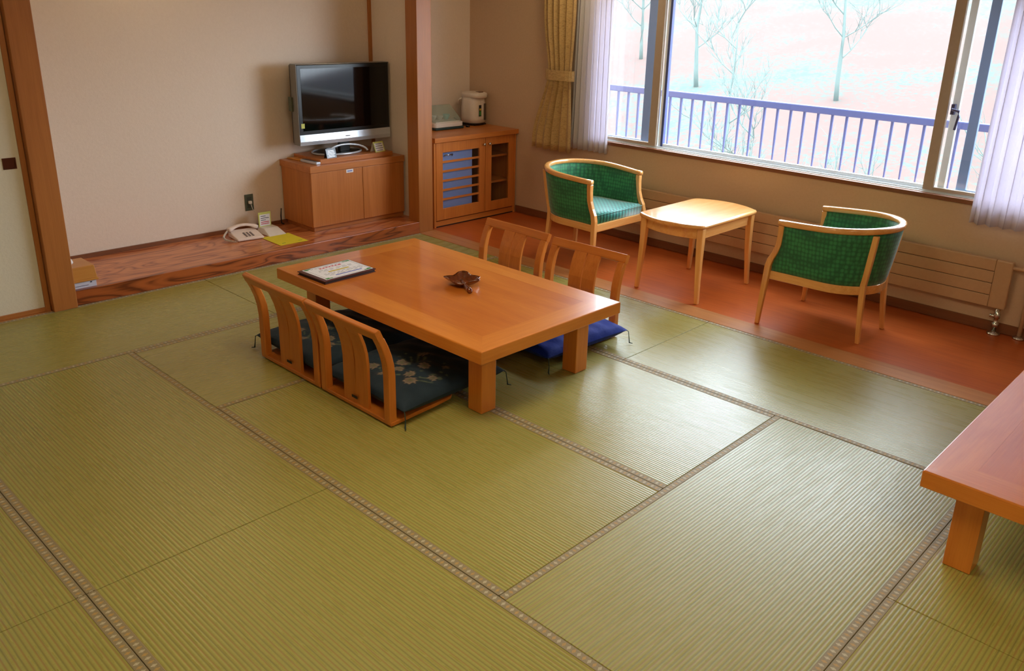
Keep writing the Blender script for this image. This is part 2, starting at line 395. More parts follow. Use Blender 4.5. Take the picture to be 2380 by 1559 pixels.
struct(MB().box(-.04, XR, YW-.012, YW, 0, .062), 'baseboard_window', W['brown'], 'brown baseboard under the radiator')
struct(MB().box(WX0, WX1, YW-.02, YW+.02, WZ0-.028, WZ0), 'trim_7', W['brown'], 'narrow brown window stool', bevel=.003)

# paper sliding door (fusuma)
d1 = struct(MB().box(-.045, -.02, -3.94, -2.93, .028, 2.0), 'door_1', M_fusuma, 'cream paper sliding door with a square copper pull')
MB().box(-.052, -.012, -2.935, -2.906, .0, 2.02).build('stile', W['post_z'], d1, bevel=.002)
MB().box(-.052, -.012, -3.96, -3.94, .0, 2.02).build('stile', W['post_z'], d1, bevel=.002)
MB().box(-.052, -.012, -3.94, -2.935, .003, .03).build('bottom_rail', W['post_y'], d1, bevel=.002)
h = MB(); h.box(-.021, -.016, -3.026, -2.956, .943, .950); h.box(-.021, -.016, -3.026, -2.956, .885, .892)
h.box(-.021, -.016, -3.026, -3.019, .892, .943); h.box(-.021, -.016, -2.963, -2.956, .892, .943); h.box(-.0205, -.0195, -3.019, -2.963, .892, .943)
h.build('recessed_pull', M_copper, d1)
struct(MB().box(-.16, .002, YN, -2.905, -.12, .003), 'trim_8', W['post_y'], 'wooden door track at the tatami edge', bevel=.002)

# ------------------------------------------------------------------ window
win = struct(MB().box(WX0, WX1, YW+.02, YW+.19, WZ0-.028, WZ0+.004), 'window_1', M_white, 'wide double window looking out on a snowy slope')
f = MB(); f.box(WX0, WX1, YW+.02, YW+.19, WZ1-.04, WZ1); f.box(WX0, WX0+.03, YW+.02, YW+.19, WZ0, WZ1); f.box(WX1-.03, WX1, YW+.02, YW+.19, WZ0, WZ1)
f.build('frame', M_white, win)
for yy in (.045, .075, .115, .145):
    MB().box(WX0+.03, WX1-.03, YW+yy, YW+yy+.006, WZ0+.003, WZ0+.014).build('track', M_white, win)
def sash(x0, x1, y, m, sl, sr, label=None):
    s = MB(); zb, zt = WZ0+.014, WZ1-.04
    s.box(x0, x0+sl, y, y+.03, zb, zt); s.box(x1-sr, x1, y, y+.03, zb, zt); s.box(x0+sl, x1-sr, y, y+.03, zb, zb+.022); s.box(x0+sl, x1-sr, y, y+.03, zt-.04, zt)
    o = s.build('sash', m, win, bevel=.003)
    if label: o['label'] = label
    MB().box(x0+sl, x1-sr, y+.013, y+.017, zb+.02, zt-.04).build('pane', M_glass, o)
    return o
# inner pair of shaded resin sashes, outer aluminium sashes
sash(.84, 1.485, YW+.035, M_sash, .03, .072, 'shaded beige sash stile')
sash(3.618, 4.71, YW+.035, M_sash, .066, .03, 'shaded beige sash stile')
sash(.84, 1.372, YW+.105, M_alu, .03, .085, 'blue-grey aluminium sash')
sash(1.482, 3.74, YW+.075, M_white, .028, .045)
sash(3.80, 4.71, YW+.108, M_alu, .06, .03, 'blue-grey aluminium sash')
MB().box(1.51, 1.530, YW+.072, YW+.105, WZ0+.014, WZ1-.04).build('meeting_stile', M_rail, win)
hd = MB(); hd.box(3.700, 3.722, YW+.045, YW+.078, 1.300, 1.365)
hd.tube([(3.711, YW+.05, 1.335), (3.725, YW+.0, 1.335), (3.768, YW-.015, 1.33), (3.772, YW-.015, 1.30), (3.762, YW-.015, 1.215)], .0085, 8)
hd.build('latch_handle', plain('latch_metal', lin(90, 92, 130), .3, .6), win, bevel=.001)

# ------------------------------------------------------------------ outside
bal = MB().box(-3, 9, YW+.2, 2.35, -.4, -.15); struct(bal, 'floor_balcony', M_conc)
rl = thing('balcony_railing', 'blue-grey metal balcony railing outside the window', 'railing', (2.0, 2.2, -.15))
MB().box(-4.5, 6.5, -.025, .025, 1.262, 1.318).build('top_rail', M_rail, rl, bevel=.008)
MB().box(-4.5, 6.5, -.015, .015, .10, .14).build('bottom_rail', M_rail, rl)
bme = None
for i in range(62):
    x = -.57-3.4+i*.1205+.28
    if bme is None:
        bo = MB().legs([(0, 0, .12, .009, .012), (0, 0, .85, .010, .012), (0, 0, 1.02, .016, .014), (0, 0, 1.265, .019, .016)]).build('baluster', M_rail, rl, loc=(x, 0, 0)); bme = bo.data
    else:
        bo = bpy.data.objects.new('baluster', bme); COL.objects.link(bo); bo.parent = rl; bo.location = (x, 0, 0)

def slope_mat():
    t = NT('snowy_slope'); n = t.noise(t.coord((2.6, 2.6, 1.1), kind='Object'), 1.3, 9, .85, .4); n2 = t.noise(t.coord((.10, .10, .10)), 1, 3)
    f = t.math('ADD', t.math('MULTIPLY', n, .8), t.math('MULTIPLY', n2, .35))
    c = t.ramp(f, [(.50, (.092, .0625, .0555, 1)), (.60, (.091, .0615, .055, 1)), (.612, (.056, .084, .075, 1)), (.74, (.050, .078, .070, 1))])
    t.p(Base_Color=c, Roughness=.95, Specular_IOR_Level=.05); return t.m
M_slope = slope_mat()
g = MB(); NX, NY = 60, 50; vs = []; fs = []
for j in range(NY+1):
    for i in range(NX+1):
        a = j/NY; y = 7+a*75; x = -110+150*i/NX
        z = -5.5+ (a**1.15)*13.0 + math.sin(x*.13+y*.07)*.5*a + math.sin(x*.05)*1.2*a
        vs.append((x, y, z))
for j in range(NY):
    for i in range(NX): k = j*(NX+1)+i; fs.append((k, k+1, k+NX+2, k+NX+1))
g.add(vs, fs)
struct(g, 'ground_slope', M_slope, 'pale snowy hillside with brush across the valley', smooth=True)
g = MB().box(-60, 40, 2.4, 7.5, -7, -5.4); struct(g, 'ground_terrace', M_slope)
M_bark = plain('frosted_branches', (.080, .112, .103, 1), .9)
def slope_z(x, y):
    a = (y-7)/75; return -5.5+(a**1.15)*13.0+math.sin(x*.13+y*.07)*.5*a+math.sin(x*.05)*1.2*a
def tree(x, y, h, seed, label):
    rnd = random.Random(seed); t = thing('bare_tree', label, 'tree', (x, y, slope_z(x, y)-.1), 0, 'bare frosted trees on the slope')
    tr = MB(); pts = [Vector((0, 0, 0))]
    for i in range(7): pts.append(pts[-1]+Vector((rnd.uniform(-.12, .12)*h*.12, rnd.uniform(-.1, .1), h/7)))
    tr.tube([tuple(p) for p in pts], .018*h, 6, [1, .9, .8, .65, .5, .36, .22, .1]); tr.build('trunk', M_bark, t, smooth=True)
    br = MB()
    def branch(p, d, l, r, dep):
        q = [p]; 
        for i in range(3): d = (d+Vector((rnd.uniform(-.3, .3), rnd.uniform(-.3, .3), rnd.uniform(0, .25)))).normalized(); q.append(q[-1]+d*l/3)
        br.tube([tuple(x) for x in q], r, 4, [1, .8, .55, .3])
        if dep > 0:
            for s in q[1:]:
                for _ in range(2): branch(s, (d+Vector((rnd.uniform(-.9, .9), rnd.uniform(-.9, .9), rnd.uniform(-.1, .6)))).normalized(), l*.55, r*.55, dep-1)
    for i in range(2, 8):
        for _ in range(1+i % 2):
            a = rnd.uniform(0, 2*PI); branch(pts[i], Vector((math.cos(a), math.sin(a), .6)).normalized(), h*.28, .005*h, 2)
    br.build('branches', M_bark, t, kind='stuff')
tr_spec = [(-27, 40, 7, 'bare frosted tree far up the slope, seen through the narrow left pane'),
           (-19, 34, 7, 'bare frosted tree high on the slope, leftmost in the wide pane'),
           (-9, 20, 5.5, 'bare frosted tree halfway up the slope in the left half of the wide pane'),
           (-3.8, 12.5, 4.2, 'bare frosted tree behind the railing in the left half of the wide pane'),
           (-11, 33, 6.5, 'bare frosted tree high on the slope in the middle of the wide pane'),
           (-.8, 11.0, 3.6, 'bare frosted tree behind the railing in the right half of the wide pane'),
           (1.6, 12.5, 3.9, 'bare frosted tree behind the railing at the right-hand panes')]
for i, (x, y, hh, lab) in enumerate(tr_spec): tree(x, y, hh, i+3, lab)

# ------------------------------------------------------------------ curtains
def curtain_mesh(x0, x1, y, zt, zb, folds, amp, tie=None, flare=0, seed=1, nz=30, hem=None):
    rnd = random.Random(seed); n = folds*12; vs = []; fs = []
    ph = [rnd.uniform(-.5, .5) for _ in range(folds+2)]
    for j in range(nz+1):
        z = zt+(zb-zt)*j/nz; g_ = 1.0; xa, xb = x0, x1; yy = 0
        if tie:
            tz, ta, tb = tie; 
            k = math.exp(-((z-tz)/.30)**2) if z > tz else math.exp(-((z-tz)/.34)**2)
            xa = x0+(ta-x0)*k; xb = x1+(tb-x1)*k; g_ = 1-.35*k
            if z < tz: xa -= flare*min(1, (tz-z)/.5)
        else:
            xa -= flare*j/nz*.6; xb += flare*j/nz*.4
        for i in range(n+1):
            u = i/n; a = u*folds*2*PI+ph[int(u*folds)]*.5*math.sin(u*PI*folds)**2
            vs.append((xa+(xb-xa)*u+.006*math.sin(a*2)*g_, y+amp*g_*math.sin(a)*(.75+.25*math.sin(u*9+seed))+yy, z+.004*math.sin(a)*(j == nz)))
    for j in range(nz):
        for i in range(n): k = j*(n+1)+i; fs.append((k, k+1, k+n+2, k+n+1))
    return MB().add(vs, fs)
def curtain(name, label, loc, mat, args, hem=True, tieargs=None, **kw):
    t = thing(name, label, 'curtain', loc)
    x0, x1, zt, zb, folds, amp = args
    c = curtain_mesh(x0, x1, 0, zt, zb, folds, amp, **kw).build('cloth_panel', mat, t, smooth=True)
    s = c.modifiers.new('solid', 'SOLIDIFY'); s.thickness = .0015
    if tieargs:
        ta, tb, z0, z1 = tieargs; b = MB(); ring = []
        pts = [((ta+tb)/2+(tb-ta)/2*1.08*math.cos(2*PI*i/20), .048*math.sin(2*PI*i/20), (z0+z1)/2) for i in range(20)]
        b.sweep(pts, [(-.003, -(z1-z0)/2), (.003, -(z1-z0)/2), (.003, (z1-z0)/2), (-.003, (z1-z0)/2)], closed=True)
        b.build('tieback', mat, t, smooth=False)
    return t
curtain('drape_curtain', 'gold patterned curtain tied back left of the window', (.035, 1.118, 0), M_drape, (.30, .665, 2.5, .665, 5, .030), tie=(1.31, .375, .64), flare=.10, seed=3, tieargs=(.362, .655, 1.268, 1.352))
curtain('sheer_curtain', 'white sheer curtain hanging left of the window', (.0, 1.182, 0), M_sheer, (.668, 1.03, 2.5, .70, 7, .020), flare=.05, seed=5)
curtain('sheer_curtain', 'white sheer curtain at the right edge of the window', (.0, 1.155, 0), M_sheer, (3.985, 4.75, 2.5, .67, 11, .024), flare=.03, seed=8)

# ------------------------------------------------------------------ radiator
rd = thing('panel_radiator', 'long low beige panel radiator under the window', 'radiator', (1.25, 1.155, .165))
RL = 3.02
for k in range(4):
    MB().box(0, RL-.10, 0, .03, .0+k*.077+.0015, (k+1)*.077-.0015).build('panel', M_rad, rd, bevel=.004)
MB().box(.01, RL-.105, .006, .028, .0, .306).build('backing', M_raddark, rd)
MB().box(RL-.10, RL, -.002, .034, .0, .308).build('end_header', M_rad, rd, bevel=.008)
MB().box(-.04, 0, -.002, .034, .0, .308).build('end_header', M_rad, rd, bevel=.008)
MB().tube([(RL, .006, .275), (RL+.05, .004, .275), (RL+.30, .002, .272)], .012, 10).build('supply_pipe', M_rad, rd, smooth=True)
v = MB(); v.lathe([(.016, .0), (.016, -.03), (.02, -.035), (.02, -.06), (.013, -.065), (.013, -.09), (.021, -.095), (.021, -.118), (.012, -.122), (.012, -.162)], RL-.035, .012, 16)
v.tube([(RL-.035, .012, -.05), (RL-.075, .0, -.05)], .011, 10)
v.build('valve', M_chrome, rd, smooth=True)
MB().lathe([(.040, -.1685), (.038, -.160), (.020, -.152), (.014, -.148)], RL-.035, .012, 20).build('floor_rose', M_chrome, rd, smooth=True)
pp = thing('heating_pipe', 'vertical heating pipe rising beside the radiator valve', 'pipe', (4.375, 1.193, 0))
MB().tube([(0, 0, .0), (0, 0, .43)], .013, 12).build('pipe', M_rad, pp, smooth=True)
MB().lathe([(.038, -.003), (.036, .006), (.018, .013), (.013, .016)], 0, 0, 20).build('floor_rose', M_chrome, pp, smooth=True)

# ------------------------------------------------------------------ low tables
def low_table(name, label, cat, cx, cy, lx, ly, zh, th, ins, leg, grain):
    t = thing(name, label, cat, (cx, cy, 0)); bw = .14
    a, b = lx/2, ly/2; z0, z1 = zh-th, zh
    def board(poly, m):
        out = [(x*(a-.005)/a if abs(abs(x)-a) < 1e-6 else x, y*(b-.005)/b if abs(abs(y)-b) < 1e-6 else y) for x, y in poly]
        mid = [(x*(a-.0015)/a if abs(abs(x)-a) < 1e-6 else x, y*(b-.0015)/b if abs(abs(y)-b) < 1e-6 else y) for x, y in poly]
        MB().loft([[(x, y, z0) for x, y in mid], [(x, y, z0+.002) for x, y in poly], [(x, y, z1-.005) for x, y in poly], [(x, y, z1-.0015) for x, y in mid], [(x, y, z1) for x, y in out]]).build('frame_board', m, t)
    board([(-a, -b), (a, -b), (a-bw, -b+bw), (-a+bw, -b+bw)], W['table_x'])
    board([(-a, b), (-a+bw, b-bw), (a-bw, b-bw), (a, b)], W['table_x'])
    board([(-a, -b), (-a+bw, -b+bw), (-a+bw, b-bw), (-a, b)], W['table_y'])
    board([(a, -b), (a, b), (a-bw, b-bw), (a-bw, -b+bw)], W['table_y'])
    MB().box(-a+bw+.0003, a-bw-.0003, -b+bw+.0003, b-bw-.0003, z0+.004, z1-.0002).build('inner_panel', W['panel' if grain == 'x' else 'panel_y'], t)
    # apron and corner legs
    ap = MB(); q = ins+leg/2
    ap.box(-a+q, a-q, -b+q-.01, -b+q+.01, z0-.045, z0); ap.box(-a+q, a-q, b-q-.01, b-q+.01, z0-.045, z0)
    ap.box(-a+q-.01, -a+q+.01, -b+q, b-q, z0-.045, z0); ap.box(a-q-.01, a-q+.01, -b+q, b-q, z0-.045, z0)
    ap.build('under_rail', W['cab_x'], t)
    for sx in (-1, 1):
        for sy in (-1, 1):
            x = sx*(a-ins-leg/2); y = sy*(b-ins-leg/2)
            MB().box(x-leg/2, x+leg/2, y-leg/2, y+leg/2, .0, z0).build('leg', W['table_z'], t, bevel=.003)
    return t
low_table('low_table', 'large honey-coloured low table between the legless chairs', 'table', 2.081, -1.553, 1.716, 1.02, .392, .064, .115, .095, 'x')
low_table('low_table', 'honey-coloured low table cut off at the right edge', 'table', 5.242, -.79, 1.02, 1.716, .385, .064, .100, .095, 'y')

# ------------------------------------------------------------------ legless chairs (zaisu) : local back at y=0, seat toward +y
def make_zaisu(label):
    t = thing('legless_chair', label, 'chair', (0, 0, 0), 0, 'wooden legless chairs around the low table')
    wd = .565
    prof = [(0, .012), (0, .12), (.0, .25), (-.006, .31), (-.018, .36), (-.036, .41), (-.058, .455)]
    def strip(xa, xb, dep, p):       # vertical curved board
        return [[(xa, y-dep/2, z), (xb, y-dep/2, z), (xb, y+dep/2, z), (xa, y+dep/2, z)] for y, z in p]
    for sgn in (-1, 1):
        x = sgn*(wd/2-.026)
        MB().loft(strip(x-.024, x+.024, .040, prof)).build('side_post', W['zaisu_z'], t, bevel=.006, seg=2)
    # centre splat with a slit
    for sgn in (-1, 1):
        p2 = [(y, z) for y, z in prof]
        xa, xb = (.0015, .098)
        full = []
        for y, z in p2:
            inner = .0 if z < .2 else .0032
            full.append([(sgn*inner, y-.008, z), (sgn*xb, y-.008, z), (sgn*xb, y+.008, z), (sgn*inner, y+.008, z)])
        MB().loft(full).build('back_slat', W['zaisu_z'], t, bevel=.0008, seg=1)
    # top rail, gently curved ends
    pts = []
    n = 14
    for i in range(n+1):
        u = -1+2*i/n; pts.append((u*(wd/2), -.068-.004*(1-u*u), .472))
    MB().sweep(pts, rrect(.030, .054, .008), ref=(0, -.45, 1)).build('top_rail', W['zaisu_x'], t, smooth=False)
    # moulded seat board
    ring = []
    for y, z, hw in [(-.017, .006, wd/2), (.02, .006, wd/2), (.12, .010, wd/2-.002), (.25, .014, wd/2-.006), (.36, .020, wd/2-.012), (.385, .022, wd/2-.03)]:
        ring.append([(-hw, y, z), (hw, y, z), (hw, y, z+.020 if y < .3 else z+.014), (-hw, y, z+.020 if y < .3 else z+.014)])
    MB().loft(ring).build('seat_board', W['zaisu_x'], t, bevel=.003)
    s = MB().box(-.022, .022, -.0175, -.0155, .055, .068).build('stamp_plate', M_pages, t)
    return t
def cushion(name, label, cx, cy, rz, lx, ly, th, mat, z0=.036, prn=False, tass=((1, 1), (1, -1), (-1, 1), (-1, -1)), seed=1, curve=0):
    t = thing(name, label, 'cushion', (cx, cy, z0), rz, 'floor cushions on the legless chairs')
    rnd = random.Random(seed); N = 84 if prn else 40; vs = []; cols = []
    flowers = [(.175, -.175, .034), (-.09, -.19, .030), (.04, -.13, .024), (.12, -.13, .026), (-.01, -.07, .028), (.01, -.22, .017), (.22, -.07, .022), (.10, -.02, .03), (-.02, .08, .03), (-.15, -.06, .024), (.18, .05, .02)]
    def hgt(u, v):
        e = max(0, (1-abs(u)**3.2))*max(0, (1-abs(v)**3.2)); return e**.42
    for side in (1, -1):
        for j in range(N+1):
            for i in range(N+1):
                u, v_ = -1+2*i/N, -1+2*j/N
                k = 1-.045*(1-abs(u)**2)*abs(v_)**6; k2 = 1-.045*(1-abs(v_)**2)*abs(u)**6
                x = u*lx/2*k2; y = v_*ly/2*k
                hh = hgt(u, v_); wr = .0035*math.sin(11*u+7*v_+seed)*hh+.003*math.sin(19*v_-8*u+2*seed)*hh
                tuft = -.014*math.exp(-((u/.10)**2+(v_/.10)**2))
                z = th*.42+ (th*.58*hh+wr+tuft*hh if side > 0 else -th*.42*min(1, hh*1.2))
                z += curve*max(0, -v_-.55)
                vs.append((x, y, z))
                if side > 0:
                    c = (0, 0, 0, 0)
                    for fx, fy, fr in flowers:
                        dx, dy = x-fx, y-fy; r = math.hypot(dx, dy); a = math.atan2(dy, dx); R_ = fr*(1+.16*math.cos(8*a))
                        if r < R_*.28: c = (.16, .17, .08, .8)
                        elif r < R_*.45: c = (.30, .24, .16, .5)
                        elif r < R_: c = (.36, .27, .19, .75 if r > R_*.75 else .45)
                    if c[3] == 0 and math.hypot((x-.05)/.21, (y+.05)/.16) < 1:
                        q = math.sin(x*70+3*math.sin(y*31))*math.sin(y*63+2*math.sin(x*44))
                        if q > .55: c = (.15, .19, .12, .55)
                    cols.append(c)
                else: cols.append((0, 0, 0, 0))
    fs = []; o2 = (N+1)**2
    for j in range(N):
        for i in range(N):
            k = j*(N+1)+i; fs.append((k, k+1, k+N+2, k+N+1)); fs.append((o2+k, o2+k+N+1, o2+k+N+2, o2+k+1))
    c = MB().add(vs, fs).build('cover', mat, t, smooth=True)
    if prn:
        at = c.data.color_attributes.new('print', 'FLOAT_COLOR', 'POINT'); at.data.foreach_set('color', [x for q in cols for x in q])
    for sx, sy in tass:
        x, y = sx*lx/2*.985, sy*ly/2*.985; zc = th*.42
        dz = -(z0+zc)+.004
        b = MB().tube([(x, y, zc), (x+sx*.012, y+sy*.006, zc-.006), (x+sx*.018, y+sy*.008, zc+dz*.55), (x+sx*.020, y+sy*.012, dz+zc+.004), (x+sx*.036, y+sy*.022, dz+zc+.002)], .0028, 6, [1, .8, .9, 1.5, .8])
        b.build('corner_tassel', M_tassel, t, smooth=True)
    return t
LZ = 'honey wood legless chair '
z1 = make_zaisu(LZ+'on the near side of the table, under the menu'); z1.location = (1.776, -2.328, 0)
z2 = copy_tree(z1); z2.location = (2.354, -2.328, 0); z2['label'] = LZ+'on the near side of the table, nearest the camera'
z3 = copy_tree(z1); z3.location = (1.725, -.655, 0); z3.rotation_euler = (0, 0, PI); z3['label'] = LZ+'behind the table, the left one, nearer the sideboard'
z4 = copy_tree(z1); z4.location = (2.358, -.672, 0); z4.rotation_euler = (0, 0, PI+.035); z4['label'] = LZ+'behind the table, the right one, in front of the armchair'
cushion('floor_cushion', 'dark blue flowered floor cushion on the left near-side legless chair', 1.70, -1.985, -.03, .63, .66, .112, M_navy, prn=True, tass=((-1, -1), (-1, 1), (1, -1)), seed=2)
cushion('floor_cushion', 'dark blue flowered floor cushion on the right near-side legless chair', 2.350, -1.972, .02, .640, .67, .112, M_navy, prn=True, tass=((1, 1), (1, -1), (-1, -1)), seed=5)
cushion('floor_cushion', 'plain blue floor cushion half hidden under the table, left of the bright blue one', 1.73, -1.00, .02, .58, .62, .095, M_blue, seed=3)
cushion('floor_cushion', 'bright blue floor cushion sticking out behind the table leg', 2.43, -1.01, -.05, .60, .66, .115, M_blue, seed=9)

# ------------------------------------------------------------------ armchairs : local front +x
def upath(R, xc, yf, xf, n=22):
    pts = []
    for i in range(5): u = i/5; pts.append((xf+(xc-xf)*u, -(yf+(R-yf)*math.sin(u*PI/2))))
    for i in range(n+1): a = -PI/2-PI*i/n; pts.append((xc+R*math.cos(a), R*math.sin(a)))
    for i in range(1, 6): u = 1-i/5; pts.append((xf+(xc-xf)*u, (yf+(R-yf)*math.sin(u*PI/2))))
    return pts
def make_armchair(label):
    t = thing('armchair', label, 'chair', (0, 0, 0), 0, 'green tub armchairs by the window')
    XC = -.06
    top = upath(.322, XC, .298, .226); n = len(top)
    def zr(x): return .668+.034*max(0, min(1, (.2-x)/.55))
    MB().sweep([(x, y, zr(x)) for x, y in top], rrect(.044, .036, .014)).build('arm_rail', W['beech_x'], t, smooth=True)
    low = upath(.268, XC, .278, .235); top = upath(.322, XC, .298, .192)
    rings = []
    for i in range(n):
        (xa, ya), (xb, yb) = low[i], top[i]; ring = []
        c = Vector((XC, 0)); 
        K = 7; out = []; inn = []
        for k in range(K+1):
            u = k/K; w_ = u**.8; z = .345+(zr(xb)-.015-.345)*u
            if i == 0 or i == n-1: pass
            x = xa+(xb-xa)*w_; y = ya+(yb-ya)*w_
            sgn = math.copysign(1, y) if abs(y) > 1e-6 else 0
            # inward direction
            d = Vector((c.x-x, -y)) if x < XC else Vector((0, -y)); d = d.normalized() if d.length > 1e-6 else Vector((1, 0))
            th = .017
            if x > XC+.1:   # front edge follows the S curve of the post
                x = x-(.0 if u > .5 else -.035*(1-u/.5))
            out.append((x-d.x*.010, y-d.y*.010, z)); inn.append((x+d.x*th, y+d.y*th, z))
        rings.append(out+inn[::-1])
    MB().loft(rings).build('upholstered_shell', M_green, t, smooth=True, bevel=.0)
    # front posts with S curve running into the front legs
    for s in (-1, 1):
        p = [(.285, .322, 0, .026, .026), (.278, .316, .15, .032, .030), (.270, .306, .30, .036, .036), (.266, .300, .385, .038, .036), (.255, .298, .43, .040, .034), (.232, .297, .475, .037, .032),
             (.214, .297, .53, .034, .034), (.208, .297, .60, .034, .036), (.208, .297, .652, .036, .038)]
        MB().legs([(x, s*y, z, a, b) for x, y, z, a, b in p]).build('front_leg', W['beech_z'], t, bevel=.005)
        a = PI*.80
        q = []
        for z, R_, wa in [(0, .318, .026), (.15, .300, .030), (.30, .286, .034), (.36, .284, .034), (.50, .309, .034), (.60, .324, .033), (.675, .334, .032)]:
            q.append((XC+R_*math.cos(a), s*R_*math.sin(a), z, wa, wa))
        MB().legs(q).build('rear_leg', W['beech_z'], t, bevel=.005)
    MB().sweep([(x, y, .325) for x, y in upath(.272, XC, .285, .26)], rrect(.024, .055, .006)).build('seat_rail', W['beech_x'], t, smooth=False)
    MB().box(.258, .284, -.285, .285, .305, .362).build('front_rail', W['beech_y'], t, bevel=.003)
    # seat cushion
    base = upath(.238, XC, .272, .270); rings = []
    cxm = .08
    for z, k in [(.355, .97), (.37, 1.0), (.405, 1.01), (.428, .985), (.440, .93), (.446, .7), (.449, .35), (.450, .05)]:
        rings.append([(cxm+(x-cxm)*k, y*k, z) for x, y in base])
    MB().loft(rings).build('seat_cushion', M_greenseat, t, smooth=True)
    MB().tube([(x*1.003, y*1.012, .424) for x, y in base], .0035, 6, closed=True).build('piping', M_greenseat, t, smooth=True)
    return t
a1 = make_armchair('green upholstered tub armchair left of the small table, facing right'); a1.location = (1.425, .56, -.004)
a2 = copy_tree(a1); a2.location = (3.385, .535, -.004); a2.rotation_euler = (0, 0, PI); a2['label'] = 'green upholstered tub armchair right of the small table, turned away from the camera'

# ------------------------------------------------------------------ small tea table
def tea_table():
    t = thing('side_table', 'small light wood table with rounded ends between the armchairs', 'table', (2.385, .56, -.004))
    def outline(a, b, bow, r=.05):
        N = 12; pts = [(u*a, -(b+bow*(1-u*u))) for u in [-1+2*i/N for i in range(N+1)]]+[(a, -b*.33), (a, b*.33)]
        pts += [(-x, -y) for x, y in pts]
        for _ in range(2):
            q = []
            for i in range(len(pts)):
                (x0, y0), (x1, y1) = pts[i], pts[(i+1) % len(pts)]
                l = math.hypot(x1-x0, y1-y0); k = min(.25, r*.5/l)
                q += [(x0+(x1-x0)*k, y0+(y1-y0)*k), (x1-(x1-x0)*k, y1-(y1-y0)*k)]
            pts = q
        return pts
    rings = []
    for z, d in [(.520, .020), (.522, .006), (.530, .0), (.540, .0), (.5465, .005), (.549, .013)]:
        rings.append([(x, y, z) for x, y in outline(.264-d, .352-d, .085)])
    MB().loft(rings).build('tabletop', W['beech_y'], t)
    ap = outline(.228, .315, .06, .03); rings = [[(x, y, .445) for x, y in ap], [(x, y, .520) for x, y in ap]]
    inner = [[(x*.93, y*.95, .520) for x, y in ap], [(x*.93, y*.95, .445) for x, y in ap]]
    MB().loft(rings+inner, closed=True).build('apron', W['beech_y'], t)
    for sx in (-1, 1):
        for sy in (-1, 1):
            p = [(.250, .334, 0, .028, .028), (.240, .328, .15, .033, .033), (.232, .322, .30, .039, .039), (.228, .318, .45, .045, .045), (.228, .318, .520, .047, .047)]
            MB().legs([(sx*x, sy*y, z, a, b) for x, y, z, a, b in p]).build('leg', W['beech_z'], t, bevel=.006)
tea_table()

# ------------------------------------------------------------------ television cabinet
cz0 = .0965
tc = thing('tv_cabinet', 'low wooden cabinet carrying the television', 'cabinet', (-.70, -.875, cz0))
D, Wd, Hh = .445, .93, .53
MB().box(.018, D-.03, .03, Wd, .0, .045).build('plinth', W['cab_y'], tc)
MB().box(.018, D-.018, .005, Wd, .040, Hh-.052).build('body', W['cab_z'], tc, bevel=.002)
MB().box(.002, D+.003, .0, Wd, Hh-.053, Hh).build('top_board', W['cab_y'], tc, bevel=.003)
MB().box(D-.016, D, .006, .492, .042, Hh-.055).build('door', W['cab_z'], tc, bevel=.0015)
dr = MB().box(D-.016, D, .496, Wd-.01, .042, Hh-.055).build('door', W['cab_z'], tc, bevel=.0015)
st = MB().box(D, D+.001, .335, .402, Hh-.085, Hh-.058).build('sticker', M_paper, tc)
s_ = MB(); [s_.box(D+.001, D+.0014, .347+i*.012, .355+i*.012, Hh-.077, Hh-.066) for i in range(4)]; s_.build('sticker_print', M_bluei, tc)
TZ = cz0+Hh
rb = thing('tv_riser_board', 'thick wooden board lifting the television off its cabinet', 'board', (-.69, -.745, TZ))
MB().box(0, .385, 0, .715, .0, .036).build('board', W['cab_y'], rb, bevel=.003)
RZ = TZ+.036
# ------------------------------------------------------------------ television
tv = thing('television', 'flat television with black screen, silver edge and oval stand', 'television', (-.47, -.393, RZ), 0)
W2, zb, zt = .440, .098, .722
MB().box(-.075, .020, -W2, W2, zb+.005, zt-.005).build('rear_housing', M_black, tv, bevel=.012)
s = MB(); s.box(-.05, .034, -W2-.004, -W2+.003, zb, zt); s.box(-.05, .034, W2-.003, W2+.004, zb, zt); s.box(-.05, .034, -W2, W2, zt-.006, zt)
s.build('silver_edge', M_edge, tv, bevel=.004)
MB().box(.010, .033, -W2+.003, W2-.003, zb+.085, zt-.008).build('bezel', M_black, tv, bevel=.003)
MB().box(.0325, .0345, -W2+.035, W2-.035, zb+.112, zt-.035).build('screen', M_screen, tv)
# curved speaker bar
rings = []
for i in range(21):
    u = -1+2*i/20; y = u*W2; bow = .010*(1-u*u)
    rings.append([(.0, y, zb), (.034+bow*.5, y, zb+.0), (.040+bow, y, zb+.03), (.036+bow*.4, y, zb+.083), (.0, y, zb+.083)])
MB().loft(rings).build('speaker_bar', M_silver, tv, smooth=False)
MB().box(.0475, .0500, -.022, .022, zb+.045, zb+.052).build('maker_plate', M_key, tv)
lb = MB().box(.0346, .0350, -W2+.018, -W2+.048, zb+.135, zb+.172).build('sticker', M_ygreen, tv)
MB().box(-.075, -.03, -W2-.018, -W2, .36, .47).build('side_connector', M_outlet, tv, bevel=.002)
MB().box(-.035, .0, -.05, .05, .012, zb+.02).build('neck', M_black, tv, bevel=.006)
MB().lathe([(.205, .0), (.21, .004), (.20, .010), (.10, .013), (.01, .014)], -.055, -.045, 40, .76, 1.05).build('oval_foot', M_black, tv, smooth=True)
MB().tube([(-.055+.155*math.cos(2*PI*i/40), -.045+.215*math.sin(2*PI*i/40), .010) for i in range(40)], .0085, 10, closed=True).build('foot_ring', M_silver, tv, smooth=True)
pts = []
for i in range(29):
    a = -PI*.5+PI*1.0*i/28; pts.append((.075-.05*math.sin(PI*i/28), .19*math.sin(a)-.02, .014+.060*math.sin(PI*i/28)))
MB().tube(pts, .009, 10).build('arch_handle', M_silver, tv, smooth=True)

